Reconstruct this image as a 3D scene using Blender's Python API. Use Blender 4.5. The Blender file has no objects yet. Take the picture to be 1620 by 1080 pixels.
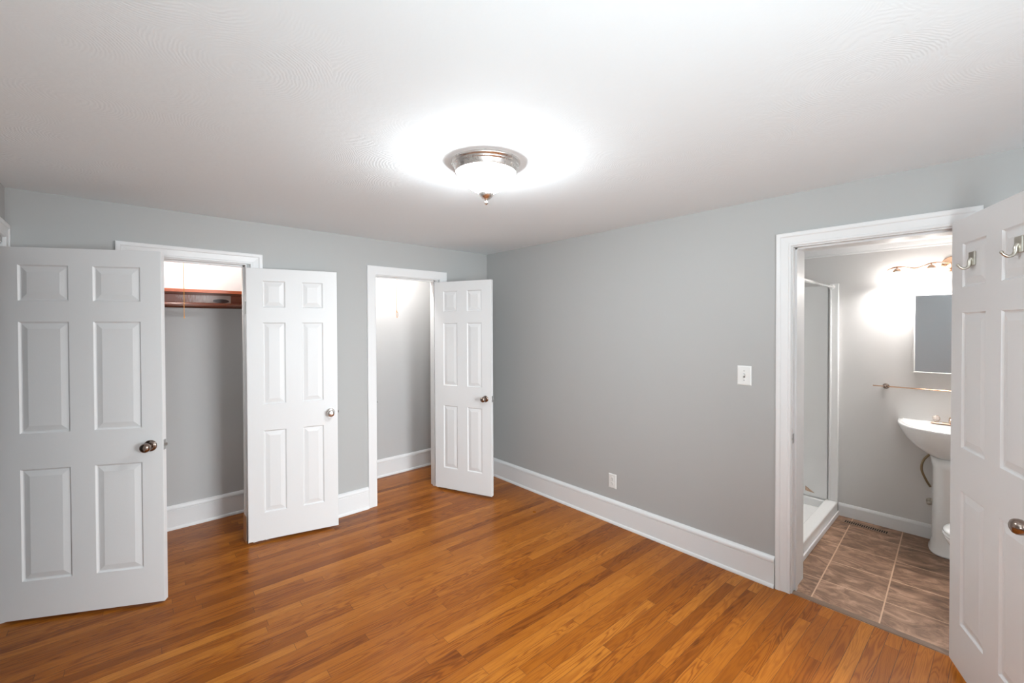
import bpy, bmesh, math
from mathutils import Vector, Matrix

S = bpy.context.scene
C = bpy.context.collection

# ------------------------------------------------------------------ camera
F_PX, PPY = 677.592, 523.311
cam_d = bpy.data.cameras.new('camera')
cam = bpy.data.objects.new('camera', cam_d)
C.objects.link(cam)
cam_d.sensor_width = 36
cam_d.sensor_fit = 'HORIZONTAL'
cam_d.lens = F_PX / 1620 * 36
cam_d.shift_y = -(540 - PPY) / 1620
cam_d.clip_start = 0.05
fwd = Vector((0.670805, 0.741553, -0.010931))
rgt = Vector((0.741569, -0.670868, -0.003270))
upv = Vector((0.009758, 0.005912, 0.999935))
m = Matrix((rgt, upv, -fwd)).transposed().to_4x4()
m.translation = Vector((-2.948565, -3.665216, 1.606583))
cam.matrix_world = m
S.camera = cam

# ------------------------------------------------------------------ look
S.view_settings.view_transform = 'Standard'
S.view_settings.look = 'None'
S.view_settings.gamma = 1
S.view_settings.use_curve_mapping = False
S.view_settings.exposure = 0.52

# world: a soft overcast sky outside the windows
w = bpy.data.worlds.new('overcast_sky')
S.world = w
w.use_nodes = True
bg = w.node_tree.nodes['Background']
bg.inputs[0].default_value = (0.86, 0.92, 1.0, 1)
bg.inputs[1].default_value = 1.6


def area_light(name, loc, rot, sx, sy, power, col, spread=180):
    l = bpy.data.lights.new(name, 'AREA')
    l.shape = 'RECTANGLE'
    l.size, l.size_y = sx, sy
    l.energy = power
    l.color = col
    l.spread = math.radians(spread)
    o = bpy.data.objects.new(name, l)
    o.location = loc
    o.rotation_euler = rot
    C.objects.link(o)
    return o


# daylight through the window behind the camera; a second, added light fills the ceiling
H = 2.388
WX, FY = -3.437, -5.60          # left wall plane, front wall plane
PI = math.pi
WIN = [(-1.93, -0.88, 0.62, 2.0)]   # x0,x1,z0,z1 in the front wall
FILL_WIN = (-5.15, -4.25, 0.75, 2.05)         # y0,y1,z0,z1 of an added opening in the left wall, for fill light
area_light('daylight_window_1', (-1.405, FY - 0.16, 1.31), (PI / 2 - 0.34, 0, 0), 1.0, 1.3, 37, (0.90, 0.96, 1.0), 84)
area_light('added_ceiling_fill', (WX - 0.16, -4.7, 1.4), (PI / 2 + 0.72, 0, -PI / 2 + 0.95), 0.8, 1.2, 58, (0.84, 0.955, 1.0), 125)  # added fill tilted up at the ceiling, no known source


# ------------------------------------------------------------------ materials
def new_mat(name):
    mt = bpy.data.materials.new(name)
    mt.use_nodes = True
    return mt, mt.node_tree, mt.node_tree.nodes['Principled BSDF']


def nd(nt, typ, **kw):
    n = nt.nodes.new(typ)
    for k, v in kw.items():
        setattr(n, k, v)
    return n


def plain(name, col, rough=0.5, metal=0.0, bump=0.0, scale=60, spec=0.5, coat=0.0):
    mt, nt, b = new_mat(name)
    b.inputs['Base Color'].default_value = (*col, 1)
    b.inputs['Roughness'].default_value = rough
    b.inputs['Metallic'].default_value = metal
    b.inputs['Specular IOR Level'].default_value = spec
    b.inputs['Coat Weight'].default_value = coat
    tc = nd(nt, 'ShaderNodeTexCoord')
    no = nd(nt, 'ShaderNodeTexNoise')
    no.inputs['Scale'].default_value = scale
    no.inputs['Detail'].default_value = 4
    nt.links.new(tc.outputs['Object'], no.inputs['Vector'])
    rr = nd(nt, 'ShaderNodeMapRange')
    rr.inputs['To Min'].default_value = max(0, rough - 0.04)
    rr.inputs['To Max'].default_value = min(1, rough + 0.04)
    nt.links.new(no.outputs['Fac'], rr.inputs['Value'])
    nt.links.new(rr.outputs[0], b.inputs['Roughness'])
    if bump:
        bp = nd(nt, 'ShaderNodeBump')
        bp.inputs['Strength'].default_value = bump
        bp.inputs['Distance'].default_value = 0.002
        nt.links.new(no.outputs['Fac'], bp.inputs['Height'])
        nt.links.new(bp.outputs[0], b.inputs['Normal'])
    return mt


def emit_mat(name, col, strength, base=(0.9, 0.9, 0.9)):
    mt, nt, b = new_mat(name)
    b.inputs['Base Color'].default_value = (*base, 1)
    b.inputs['Emission Color'].default_value = (*col, 1)
    b.inputs['Emission Strength'].default_value = strength
    b.inputs['Roughness'].default_value = 0.3
    return mt


M = {}
M['paint'] = plain('grey_wall_paint', (0.455, 0.456, 0.448), 0.55, bump=0.12, scale=180)
M['bathpaint'] = plain('pale_bathroom_paint', (0.69, 0.675, 0.66), 0.5, bump=0.1, scale=180)
M['closetpaint'] = plain('closet_wall_paint', (0.52, 0.515, 0.51), 0.6, bump=0.15, scale=120)
M['white'] = plain('white_trim_paint', (0.80, 0.80, 0.80), 0.35, bump=0.05, scale=90)
M['door'] = plain('white_door_paint', (0.77, 0.77, 0.77), 0.38, bump=0.12, scale=220)
M['fiber'] = plain('white_fibreglass', (0.86, 0.86, 0.85), 0.22)
M['china'] = plain('white_porcelain', (0.87, 0.87, 0.86), 0.08, coat=0.5)
M['plastic'] = plain('white_plastic_plate', (0.82, 0.82, 0.80), 0.3)
M['slot'] = plain('dark_slot', (0.05, 0.05, 0.05), 0.6)
M['screw'] = plain('plate_screw_metal', (0.45, 0.45, 0.44), 0.35, 0.9)
M['bronze'] = plain('antique_bronze_knob_metal', (0.30, 0.235, 0.20), 0.2, 1.0)
M['nickel'] = plain('satin_nickel', (0.78, 0.74, 0.71), 0.28, 1.0)
M['warmnickel'] = plain('warm_brushed_nickel', (0.62, 0.44, 0.33), 0.25, 1.0)
M['hookm'] = plain('brushed_hook_metal', (0.55, 0.52, 0.46), 0.32, 1.0)
M['copper'] = plain('peach_coloured_metal', (0.80, 0.52, 0.36), 0.25, 1.0)
M['hinge'] = plain('painted_hinge', (0.62, 0.62, 0.60), 0.4, 0.3)
M['cord'] = plain('yellow_cotton_cord', (0.80, 0.36, 0.07), 0.8)
M['vent'] = plain('brown_enamel', (0.27, 0.17, 0.115), 0.5, 0.0)
M['hole'] = plain('dark_duct', (0.012, 0.010, 0.009), 0.8)
M['thresh'] = plain('brown_threshold_strip', (0.20, 0.125, 0.085), 0.6)
M['hose'] = plain('braided_hose', (0.30, 0.22, 0.13), 0.4, 0.6)
M['rawwood'] = plain('bare_pine_wood', (0.55, 0.27, 0.11), 0.5)
M['glow'] = emit_mat('lit_frosted_glass', (0.90, 0.965, 1.0), 88)
M['vglow'] = emit_mat('lit_vanity_glass', (0.99, 0.96, 0.93), 13)
M['vbulb'] = emit_mat('lit_vanity_bulb', (0.99, 0.965, 0.94), 340)
M['bulb'] = emit_mat('lit_closet_bulb', (1.0, 0.95, 0.91), 330)
M['bulb2'] = emit_mat('lit_closet_bulb_strong', (1.0, 0.96, 0.93), 430)
M['rod'] = plain('dark_stained_rod_wood', (0.085, 0.022, 0.010), 0.35)

# acrylic
mt, nt, b = new_mat('clear_acrylic')
b.inputs['Base Color'].default_value = (1, 0.9, 0.84, 1)
b.inputs['Transmission Weight'].default_value = 0.7
b.inputs['Roughness'].default_value = 0.08
M['acrylic'] = mt
# mirror
mt, nt, b = new_mat('mirror_glass')
b.inputs['Base Color'].default_value = (0.72, 0.75, 0.78, 1)
b.inputs['Metallic'].default_value = 1
b.inputs['Roughness'].default_value = 0.02
M['mirror'] = mt
# window pane
mt, nt, b = new_mat('window_glass')
nt.nodes.remove(b)
tr = nd(nt, 'ShaderNodeBsdfTransparent')
gl = nd(nt, 'ShaderNodeBsdfGlossy')
gl.inputs['Roughness'].default_value = 0.02
mx = nd(nt, 'ShaderNodeMixShader')
mx.inputs[0].default_value = 0.06
nt.links.new(tr.outputs[0], mx.inputs[1])
nt.links.new(gl.outputs[0], mx.inputs[2])
nt.links.new(mx.outputs[0], nt.nodes['Material Output'].inputs['Surface'])
M['glass'] = mt


def ceiling_mat():
    mt, nt, b = new_mat('textured_white_ceiling')
    b.inputs['Base Color'].default_value = (0.85, 0.90, 0.925, 1)
    b.inputs['Roughness'].default_value = 0.85
    b.inputs['Specular IOR Level'].default_value = 0.2
    L = nt.links.new
    tc = nd(nt, 'ShaderNodeTexCoord')
    # fan shaped brush swirls: rings about random centres
    vo = nd(nt, 'ShaderNodeTexVoronoi')
    vo.inputs['Scale'].default_value = 3.2
    no = nd(nt, 'ShaderNodeTexNoise')
    no.inputs['Scale'].default_value = 22
    no.inputs['Detail'].default_value = 5
    L(tc.outputs['Object'], vo.inputs['Vector'])
    L(tc.outputs['Object'], no.inputs['Vector'])
    m1 = nd(nt, 'ShaderNodeMath', operation='MULTIPLY_ADD')
    m1.inputs[1].default_value = 210
    L(vo.outputs['Distance'], m1.inputs[0])
    m2 = nd(nt, 'ShaderNodeMath', operation='MULTIPLY')
    m2.inputs[1].default_value = 14
    L(no.outputs['Fac'], m2.inputs[0])
    L(m2.outputs[0], m1.inputs[2])
    sn = nd(nt, 'ShaderNodeMath', operation='SINE')
    L(m1.outputs[0], sn.inputs[0])
    m3 = nd(nt, 'ShaderNodeMath', operation='MULTIPLY')
    L(sn.outputs[0], m3.inputs[0])
    n2 = nd(nt, 'ShaderNodeTexNoise')
    n2.inputs['Scale'].default_value = 1.4
    L(tc.outputs['Object'], n2.inputs['Vector'])
    mr = nd(nt, 'ShaderNodeMapRange')
    mr.inputs['From Min'].default_value = 0.45
    mr.inputs['From Max'].default_value = 0.7
    L(n2.outputs['Fac'], mr.inputs['Value'])
    L(mr.outputs[0], m3.inputs[1])
    m4 = nd(nt, 'ShaderNodeMath', operation='MULTIPLY_ADD')
    m4.inputs[1].default_value = 0.25
    L(m3.outputs[0], m4.inputs[0])
    L(no.outputs['Fac'], m4.inputs[2])
    bp = nd(nt, 'ShaderNodeBump')
    bp.inputs['Strength'].default_value = 0.3
    bp.inputs['Distance'].default_value = 0.0035
    L(m4.outputs[0], bp.inputs['Height'])
    L(bp.outputs[0], b.inputs['Normal'])
    return mt


def oak_mat():
    mt, nt, b = new_mat('oak_strip_floor')
    L = nt.links.new

    def math_(op, a, bb=None, c=None):
        n = nd(nt, 'ShaderNodeMath', operation=op)
        for i, v in enumerate((a, bb, c)):
            if v is None:
                continue
            if hasattr(v, 'links') or hasattr(v, 'is_linked'):
                L(v, n.inputs[i])
            else:
                n.inputs[i].default_value = v
        return n.outputs[0]
    tc = nd(nt, 'ShaderNodeTexCoord')
    mp = nd(nt, 'ShaderNodeMapping')
    mp.inputs['Rotation'].default_value = (0, 0, math.radians(1.6))
    L(tc.outputs['Object'], mp.inputs['Vector'])
    sp = nd(nt, 'ShaderNodeSeparateXYZ')
    L(mp.outputs[0], sp.inputs[0])
    X, Y = sp.outputs[0], sp.outputs[1]
    W, LEN = 0.0575, 1.15
    yr = math_('DIVIDE', Y, W)
    row = math_('FLOOR', yr)
    fy = math_('FRACT', yr)
    wn = nd(nt, 'ShaderNodeTexWhiteNoise', noise_dimensions='1D')
    L(row, wn.inputs['W'])
    xo = math_('MULTIPLY_ADD', wn.outputs['Value'], 17.3, math_('DIVIDE', X, LEN))
    colm = math_('FLOOR', xo)
    fx = math_('FRACT', xo)
    cid = nd(nt, 'ShaderNodeCombineXYZ')
    L(row, cid.inputs[0])
    L(colm, cid.inputs[1])
    wn2 = nd(nt, 'ShaderNodeTexWhiteNoise', noise_dimensions='3D')
    L(cid.outputs[0], wn2.inputs['Vector'])
    rnd = wn2.outputs['Value']
    sc = nd(nt, 'ShaderNodeSeparateColor')
    L(wn2.outputs['Color'], sc.inputs[0])
    rnd2 = sc.outputs[1]
    # grain coordinates
    gx = math_('MULTIPLY_ADD', rnd, 40.0, math_('MULTIPLY', X, 1.0))
    gv = nd(nt, 'ShaderNodeCombineXYZ')
    L(math_('MULTIPLY', gx, 1.6), gv.inputs[0])
    L(math_('MULTIPLY', Y, 17.0), gv.inputs[1])
    L(math_('MULTIPLY', rnd2, 30.0), gv.inputs[2])
    n1 = nd(nt, 'ShaderNodeTexNoise')
    n1.inputs['Scale'].default_value = 1.3
    n1.inputs['Detail'].default_value = 1.2
    n1.inputs['Distortion'].default_value = 0.5
    L(gv.outputs[0], n1.inputs['Vector'])
    rings = math_('SINE', math_('MULTIPLY', n1.outputs['Fac'], 58.0))
    rings = math_('MULTIPLY_ADD', rings, 0.5, 0.5)
    rings = math_('POWER', rings, 1.8)
    # fine pores
    pv = nd(nt, 'ShaderNodeCombineXYZ')
    L(math_('MULTIPLY', gx, 9.0), pv.inputs[0])
    L(math_('MULTIPLY', Y, 420.0), pv.inputs[1])
    n3 = nd(nt, 'ShaderNodeTexNoise')
    n3.inputs['Scale'].default_value = 1.0
    n3.inputs['Detail'].default_value = 3
    L(pv.outputs[0], n3.inputs['Vector'])
    # board tone
    cr = nd(nt, 'ShaderNodeValToRGB')
    e = cr.color_ramp.elements
    e[0].position = 0.0
    e[0].color = (0.245, 0.068, 0.0040, 1)
    e[1].position = 1.0
    e[1].color = (0.49, 0.178, 0.022, 1)
    e.new(0.18).color = (0.325, 0.096, 0.0065, 1)
    e.new(0.75).color = (0.42, 0.138, 0.014, 1)
    L(rnd, cr.inputs[0])
    # ring darkening
    hs = nd(nt, 'ShaderNodeMix', data_type='RGBA', blend_type='MULTIPLY')
    L(math_('MULTIPLY', rings, math_('MULTIPLY_ADD', rnd2, 0.6, 0.22)), hs.inputs[0])
    L(cr.outputs[0], hs.inputs[6])
    hs.inputs[7].default_value = (0.50, 0.36, 0.24, 1)
    h2 = nd(nt, 'ShaderNodeMix', data_type='RGBA', blend_type='MULTIPLY')
    pr = nd(nt, 'ShaderNodeMapRange')
    pr.inputs['From Min'].default_value = 0.42
    pr.inputs['From Max'].default_value = 0.66
    pr.inputs['To Max'].default_value = 0.5
    L(n3.outputs['Fac'], pr.inputs['Value'])
    L(pr.outputs[0], h2.inputs[0])
    L(hs.outputs[2], h2.inputs[6])
    h2.inputs[7].default_value = (0.66, 0.55, 0.45, 1)
    # dark mineral patches / knots on a few boards
    n4 = nd(nt, 'ShaderNodeTexNoise')
    n4.inputs['Scale'].default_value = 1.0
    n4.inputs['Detail'].default_value = 3
    kv = nd(nt, 'ShaderNodeCombineXYZ')
    L(math_('MULTIPLY', gx, 5.0), kv.inputs[0])
    L(math_('MULTIPLY', Y, 22.0), kv.inputs[1])
    L(rnd, kv.inputs[2])
    L(kv.outputs[0], n4.inputs['Vector'])
    kr = nd(nt, 'ShaderNodeMapRange')
    kr.inputs['From Min'].default_value = 0.66
    kr.inputs['From Max'].default_value = 0.78
    kr.inputs['To Max'].default_value = 0.75
    L(n4.outputs['Fac'], kr.inputs['Value'])
    h3 = nd(nt, 'ShaderNodeMix', data_type='RGBA', blend_type='MULTIPLY')
    L(kr.outputs[0], h3.inputs[0])
    L(h2.outputs[2], h3.inputs[6])
    h3.inputs[7].default_value = (0.34, 0.24, 0.18, 1)
    # gaps
    ey = math_('MINIMUM', fy, math_('SUBTRACT', 1.0, fy))
    gy = math_('LESS_THAN', ey, 0.020)
    ex = math_('MINIMUM', fx, math_('SUBTRACT', 1.0, fx))
    gxx = math_('LESS_THAN', ex, 0.0011)
    gvar = nd(nt, 'ShaderNodeTexNoise')
    gvar.inputs['Scale'].default_value = 2.0
    L(mp.outputs[0], gvar.inputs['Vector'])
    gm = math_('MULTIPLY', math_('MAXIMUM', gy, gxx), math_('MULTIPLY_ADD', gvar.outputs['Fac'], 0.9, 0.2))
    h4 = nd(nt, 'ShaderNodeMix', data_type='RGBA', blend_type='MIX')
    L(gm, h4.inputs[0])
    L(h3.outputs[2], h4.inputs[6])
    h4.inputs[7].default_value = (0.06, 0.024, 0.010, 1)
    L(h4.outputs[2], b.inputs['Base Color'])
    rg = nd(nt, 'ShaderNodeMapRange')
    rg.inputs['To Min'].default_value = 0.24
    rg.inputs['To Max'].default_value = 0.36
    b.inputs['Specular IOR Level'].default_value = 0.22
    L(gvar.outputs['Fac'], rg.inputs['Value'])
    L(rg.outputs[0], b.inputs['Roughness'])
    bp = nd(nt, 'ShaderNodeBump')
    bp.inputs['Strength'].default_value = 0.25
    bp.inputs['Distance'].default_value = 0.0012
    hh = math_('SUBTRACT', math_('MULTIPLY', n3.outputs['Fac'], 0.25), math_('MAXIMUM', gy, gxx))
    L(hh, bp.inputs['Height'])
    L(bp.outputs[0], b.inputs['Normal'])
    return mt


def tile_mat():
    mt, nt, b = new_mat('brown_slate_tile')
    L = nt.links.new

    def math_(op, a, bb=None, c=None):
        n = nd(nt, 'ShaderNodeMath', operation=op)
        for i, v in enumerate((a, bb, c)):
            if v is None:
                continue
            if hasattr(v, 'is_linked'):
                L(v, n.inputs[i])
            else:
                n.inputs[i].default_value = v
        return n.outputs[0]
    tc = nd(nt, 'ShaderNodeTexCoord')
    mp = nd(nt, 'ShaderNodeMapping')
    # one grout crossing sits at (0.303, -2.972); the tiles run 1.8 degrees off the walls
    mp.inputs['Rotation'].default_value = (0, 0, math.radians(-1.8))
    sub = nd(nt, 'ShaderNodeVectorMath', operation='SUBTRACT')
    sub.inputs[1].default_value = (0.303, -2.975, 0)
    L(tc.outputs['Object'], sub.inputs[0])
    L(sub.outputs[0], mp.inputs['Vector'])
    sp = nd(nt, 'ShaderNodeSeparateXYZ')
    L(mp.outputs[0], sp.inputs[0])
    T = 0.3075
    xs, ys = math_('DIVIDE', sp.outputs[0], T), math_('DIVIDE', sp.outputs[1], T)
    fx, fy = math_('FRACT', xs), math_('FRACT', ys)
    cid = nd(nt, 'ShaderNodeCombineXYZ')
    L(math_('FLOOR', xs), cid.inputs[0])
    L(math_('FLOOR', ys), cid.inputs[1])
    wn = nd(nt, 'ShaderNodeTexWhiteNoise', noise_dimensions='3D')
    L(cid.outputs[0], wn.inputs['Vector'])
    off = nd(nt, 'ShaderNodeVectorMath', operation='MULTIPLY_ADD')
    off.inputs[1].default_value = (9, 9, 9)
    L(wn.outputs['Color'], off.inputs[0])
    stretch = nd(nt, 'ShaderNodeVectorMath', operation='MULTIPLY')
    stretch.inputs[1].default_value = (1.9, 0.9, 1)
    L(mp.outputs[0], stretch.inputs[0])
    L(stretch.outputs[0], off.inputs[2])
    n1 = nd(nt, 'ShaderNodeTexNoise')
    n1.inputs['Scale'].default_value = 5.5
    n1.inputs['Detail'].default_value = 9
    n1.inputs['Roughness'].default_value = 0.68
    n1.inputs['Distortion'].default_value = 1.6
    L(off.outputs[0], n1.inputs['Vector'])
    cr = nd(nt, 'ShaderNodeValToRGB')
    e = cr.color_ramp.elements
    e[0].position = 0.30
    e[0].color = (0.125, 0.066, 0.038, 1)
    e[1].position = 0.74
    e[1].color = (0.66, 0.42, 0.285, 1)
    e.new(0.47).color = (0.255, 0.142, 0.085, 1)
    e.new(0.56).color = (0.38, 0.222, 0.140, 1)
    L(n1.outputs['Fac'], cr.inputs[0])
    mx = nd(nt, 'ShaderNodeMix', data_type='RGBA', blend_type='MULTIPLY')
    L(math_('MULTIPLY', wn.outputs['Value'], 0.35), mx.inputs[0])
    L(cr.outputs[0], mx.inputs[6])
    mx.inputs[7].default_value = (0.6, 0.55, 0.5, 1)
    ex = math_('MINIMUM', fx, math_('SUBTRACT', 1.0, fx))
    ey = math_('MINIMUM', fy, math_('SUBTRACT', 1.0, fy))
    g = math_('MAXIMUM', math_('LESS_THAN', ex, 0.0115), math_('LESS_THAN', ey, 0.0115))
    g2 = nd(nt, 'ShaderNodeMix', data_type='RGBA', blend_type='MIX')
    L(g, g2.inputs[0])
    L(mx.outputs[2], g2.inputs[6])
    g2.inputs[7].default_value = (0.62, 0.41, 0.27, 1)
    L(g2.outputs[2], b.inputs['Base Color'])
    b.inputs['Roughness'].default_value = 0.42
    bp = nd(nt, 'ShaderNodeBump')
    bp.inputs['Strength'].default_value = 0.35
    bp.inputs['Distance'].default_value = 0.002
    L(math_('SUBTRACT', n1.outputs['Fac'], g), bp.inputs['Height'])
    L(bp.outputs[0], b.inputs['Normal'])
    return mt


def shelf_mat(worn):
    mt, nt, b = new_mat('red_brown_varnished_wood' + ('_worn' if worn else ''))
    L = nt.links.new
    tc = nd(nt, 'ShaderNodeTexCoord')
    mp = nd(nt, 'ShaderNodeMapping')
    mp.inputs['Scale'].default_value = (2, 30, 60)
    L(tc.outputs['Object'], mp.inputs['Vector'])
    n = nd(nt, 'ShaderNodeTexNoise')
    n.inputs['Scale'].default_value = 2
    n.inputs['Detail'].default_value = 4
    L(mp.outputs[0], n.inputs['Vector'])
    cr = nd(nt, 'ShaderNodeValToRGB')
    cr.color_ramp.elements[0].color = (0.17, 0.030, 0.010, 1)
    cr.color_ramp.elements[1].color = (0.42, 0.10, 0.030, 1)
    L(n.outputs['Fac'], cr.inputs[0])
    out = cr.outputs[0]
    if worn:   # worn, paint-smeared stretch of the board
        sp = nd(nt, 'ShaderNodeSeparateXYZ')
        L(tc.outputs['Object'], sp.inputs[0])
        mr = nd(nt, 'ShaderNodeMapRange')
        mr.inputs['From Min'].default_value = -2.67
        mr.inputs['From Max'].default_value = -2.36
        L(sp.outputs[0], mr.inputs['Value'])
        lt = nd(nt, 'ShaderNodeMath', operation='LESS_THAN')
        lt.inputs[1].default_value = -2.275
        L(sp.outputs[0], lt.inputs[0])
        mu = nd(nt, 'ShaderNodeMath', operation='MULTIPLY')
        L(mr.outputs[0], mu.inputs[0])
        L(lt.outputs[0], mu.inputs[1])
        m2 = nd(nt, 'ShaderNodeMapping')
        m2.inputs['Scale'].default_value = (60, 1, 14)
        m2.inputs['Rotation'].default_value = (0, 0.1, 0)
        L(tc.outputs['Object'], m2.inputs['Vector'])
        n2 = nd(nt, 'ShaderNodeTexNoise')
        n2.inputs['Scale'].default_value = 1.6
        n2.inputs['Detail'].default_value = 5
        L(m2.outputs[0], n2.inputs['Vector'])
        ad = nd(nt, 'ShaderNodeMath', operation='MULTIPLY_ADD')
        ad.inputs[1].default_value = 0.85
        L(mu.outputs[0], ad.inputs[0])
        L(n2.outputs['Fac'], ad.inputs[2])
        m3 = nd(nt, 'ShaderNodeMapRange')
        m3.inputs['From Min'].default_value = 0.62
        m3.inputs['From Max'].default_value = 1.15
        m3.inputs['To Max'].default_value = 0.8
        L(ad.outputs[0], m3.inputs['Value'])
        mx = nd(nt, 'ShaderNodeMix', data_type='RGBA')
        L(m3.outputs[0], mx.inputs[0])
        L(out, mx.inputs[6])
        mx.inputs[7].default_value = (0.66, 0.55, 0.50, 1)
        out = mx.outputs[2]
        # dark chipped patch
        vs = nd(nt, 'ShaderNodeVectorMath', operation='SUBTRACT')
        vs.inputs[1].default_value = (-2.345, 0.66, 1.825)
        L(tc.outputs['Object'], vs.inputs[0])
        m4 = nd(nt, 'ShaderNodeMapping')
        m4.vector_type = 'POINT'
        m4.inputs['Rotation'].default_value = (0, -0.45, 0)
        m4.inputs['Scale'].default_value = (14, 0, 48)
        L(vs.outputs[0], m4.inputs['Vector'])
        ln = nd(nt, 'ShaderNodeVectorMath', operation='LENGTH')
        L(m4.outputs[0], ln.inputs[0])
        l2 = nd(nt, 'ShaderNodeMath', operation='LESS_THAN')
        l2.inputs[1].default_value = 0.8
        L(ln.outputs['Value'], l2.inputs[0])
        mx2 = nd(nt, 'ShaderNodeMix', data_type='RGBA')
        L(l2.outputs[0], mx2.inputs[0])
        L(out, mx2.inputs[6])
        mx2.inputs[7].default_value = (0.07, 0.025, 0.02, 1)
        out = mx2.outputs[2]
    L(out, b.inputs['Base Color'])
    b.inputs['Roughness'].default_value = 0.3
    return mt


M['ceiling'] = ceiling_mat()
M['oak'] = oak_mat()
M['tile'] = tile_mat()
M['shelf'] = shelf_mat(False)
M['shelfworn'] = shelf_mat(True)


# ------------------------------------------------------------------ mesh helpers
def obj(name, bm, mat, parent=None, smooth=False, bevel=0.0, seg=2, ang=40):
    me = bpy.data.meshes.new(name)
    bmesh.ops.recalc_face_normals(bm, faces=bm.faces)
    bm.to_mesh(me)
    bm.free()
    o = bpy.data.objects.new(name, me)
    C.objects.link(o)
    me.materials.append(M[mat] if isinstance(mat, str) else mat)
    if smooth:
        for p in me.polygons:
            p.use_smooth = True
    if bevel:
        bv = o.modifiers.new('bevel', 'BEVEL')
        bv.width = bevel
        bv.segments = seg
        bv.limit_method = 'ANGLE'
        bv.angle_limit = math.radians(ang)
    if parent:
        o.parent = parent
    return o


def box(bm, x0, x1, y0, y1, z0, z1):
    vs = [bm.verts.new((x, y, z)) for x in (x0, x1) for y in (y0, y1) for z in (z0, z1)]
    for f in ((0, 1, 3, 2), (4, 6, 7, 5), (0, 4, 5, 1), (2, 3, 7, 6), (0, 2, 6, 4), (1, 5, 7, 3)):
        bm.faces.new([vs[i] for i in f])


def boxes(*bs):
    bm = bmesh.new()
    for b_ in bs:
        box(bm, *b_)
    return bm


def struct(name, bm, mat, parent=None, label=None, **kw):
    o = obj(name, bm, mat, parent, **kw)
    if not parent:
        o['kind'] = 'structure'
        if label:
            o['label'] = label
    return o


def thing(name, label, cat, loc=(0, 0, 0), rotz=0.0, group=None):
    o = bpy.data.objects.new(name, None)
    C.objects.link(o)
    o.empty_display_size = 0.1
    o.location = loc
    o.rotation_euler = (0, 0, rotz)
    o['label'] = label
    o['category'] = cat
    if group:
        o['group'] = group
    return o


def tag(o, label, cat, group=None):
    o['label'] = label
    o['category'] = cat
    if group:
        o['group'] = group
    return o


def lathe(bm, prof, org=(0, 0, 0), axis=(0, 0, 1), n=48, sx=1.0, sy=1.0):
    """prof: list of (radius, height along axis)."""
    ax = Vector(axis).normalized()
    q = Vector((0, 0, 1)).rotation_difference(ax).to_matrix()
    org = Vector(org)
    rings = []
    for r, h in prof:
        if r < 1e-6:
            rings.append([bm.verts.new(org + q @ Vector((0, 0, h)))])
        else:
            rings.append([bm.verts.new(org + q @ Vector((r * sx * math.cos(2 * PI * i / n), r * sy * math.sin(2 * PI * i / n), h))) for i in range(n)])
    for a, c in zip(rings, rings[1:]):
        for i in range(n):
            j = (i + 1) % n
            if len(a) == 1 and len(c) == 1:
                continue
            if len(a) == 1:
                bm.faces.new((a[0], c[i], c[j]))
            elif len(c) == 1:
                bm.faces.new((a[i], a[j], c[0]))
            else:
                bm.faces.new((a[i], a[j], c[j], c[i]))
    if len(rings[0]) > 1:
        bm.faces.new(rings[0][::-1])
    if len(rings[-1]) > 1:
        bm.faces.new(rings[-1])


def tube(bm, pts, r, n=12):
    pts = [Vector(p) for p in pts]
    rr = r if isinstance(r, (list, tuple)) else [r] * len(pts)
    rings = []
    t0 = (pts[1] - pts[0]).normalized()
    up = Vector((0, 0, 1)) if abs(t0.z) < 0.9 else Vector((1, 0, 0))
    nrm = t0.cross(up).normalized()
    for i, p in enumerate(pts):
        t = (pts[min(i + 1, len(pts) - 1)] - pts[max(i - 1, 0)]).normalized()
        nrm = (nrm - t * nrm.dot(t)).normalized()
        bn = t.cross(nrm)
        rings.append([bm.verts.new(p + (nrm * math.cos(2 * PI * k / n) + bn * math.sin(2 * PI * k / n)) * rr[i]) for k in range(n)])
    for a, c in zip(rings, rings[1:]):
        for i in range(n):
            j = (i + 1) % n
            bm.faces.new((a[i], a[j], c[j], c[i]))
    bm.faces.new(rings[0][::-1])
    bm.faces.new(rings[-1])


def smooth_path(ctrl, k=10):
    """Catmull-Rom through ctrl."""
    P = [Vector(c) for c in ctrl]
    P = [P[0] * 2 - P[1]] + P + [P[-1] * 2 - P[-2]]
    out = []
    for i in range(1, len(P) - 2):
        for s in range(k):
            t = s / k
            a, b_, c, d = P[i - 1], P[i], P[i + 1], P[i + 2]
            out.append(0.5 * ((2 * b_) + (c - a) * t + (2 * a - 5 * b_ + 4 * c - d) * t * t + (3 * b_ - a - 3 * c + d) * t ** 3))
    out.append(P[-2])
    return out


def prism_along(bm, prof, p0, p1, nrm):
    """prof: (distance off the wall, height) loop, extruded from p0 to p1."""
    p0, p1, nrm = Vector(p0), Vector(p1), Vector(nrm)
    a = [bm.verts.new(p0 + nrm * d_ + Vector((0, 0, h))) for d_, h in prof]
    c = [bm.verts.new(p1 + nrm * d_ + Vector((0, 0, h))) for d_, h in prof]
    n = len(prof)
    for i in range(n):
        j = (i + 1) % n
        bm.faces.new((a[i], a[j], c[j], c[i]))
    bm.faces.new(a[::-1])
    bm.faces.new(c)


BASE = [(0, 0), (0.030, 0), (0.030, 0.008), (0.026, 0.017), (0.0185, 0.022), (0.0185, 0.150), (0.016, 0.154),
        (0.0225, 0.158), (0.0225, 0.168), (0.019, 0.177), (0.011, 0.185), (0.004, 0.189), (0, 0.189)]
BBASE = [(0, 0), (0.016, 0), (0.016, 0.085), (0.013, 0.094), (0.006, 0.104), (0, 0.106)]


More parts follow.
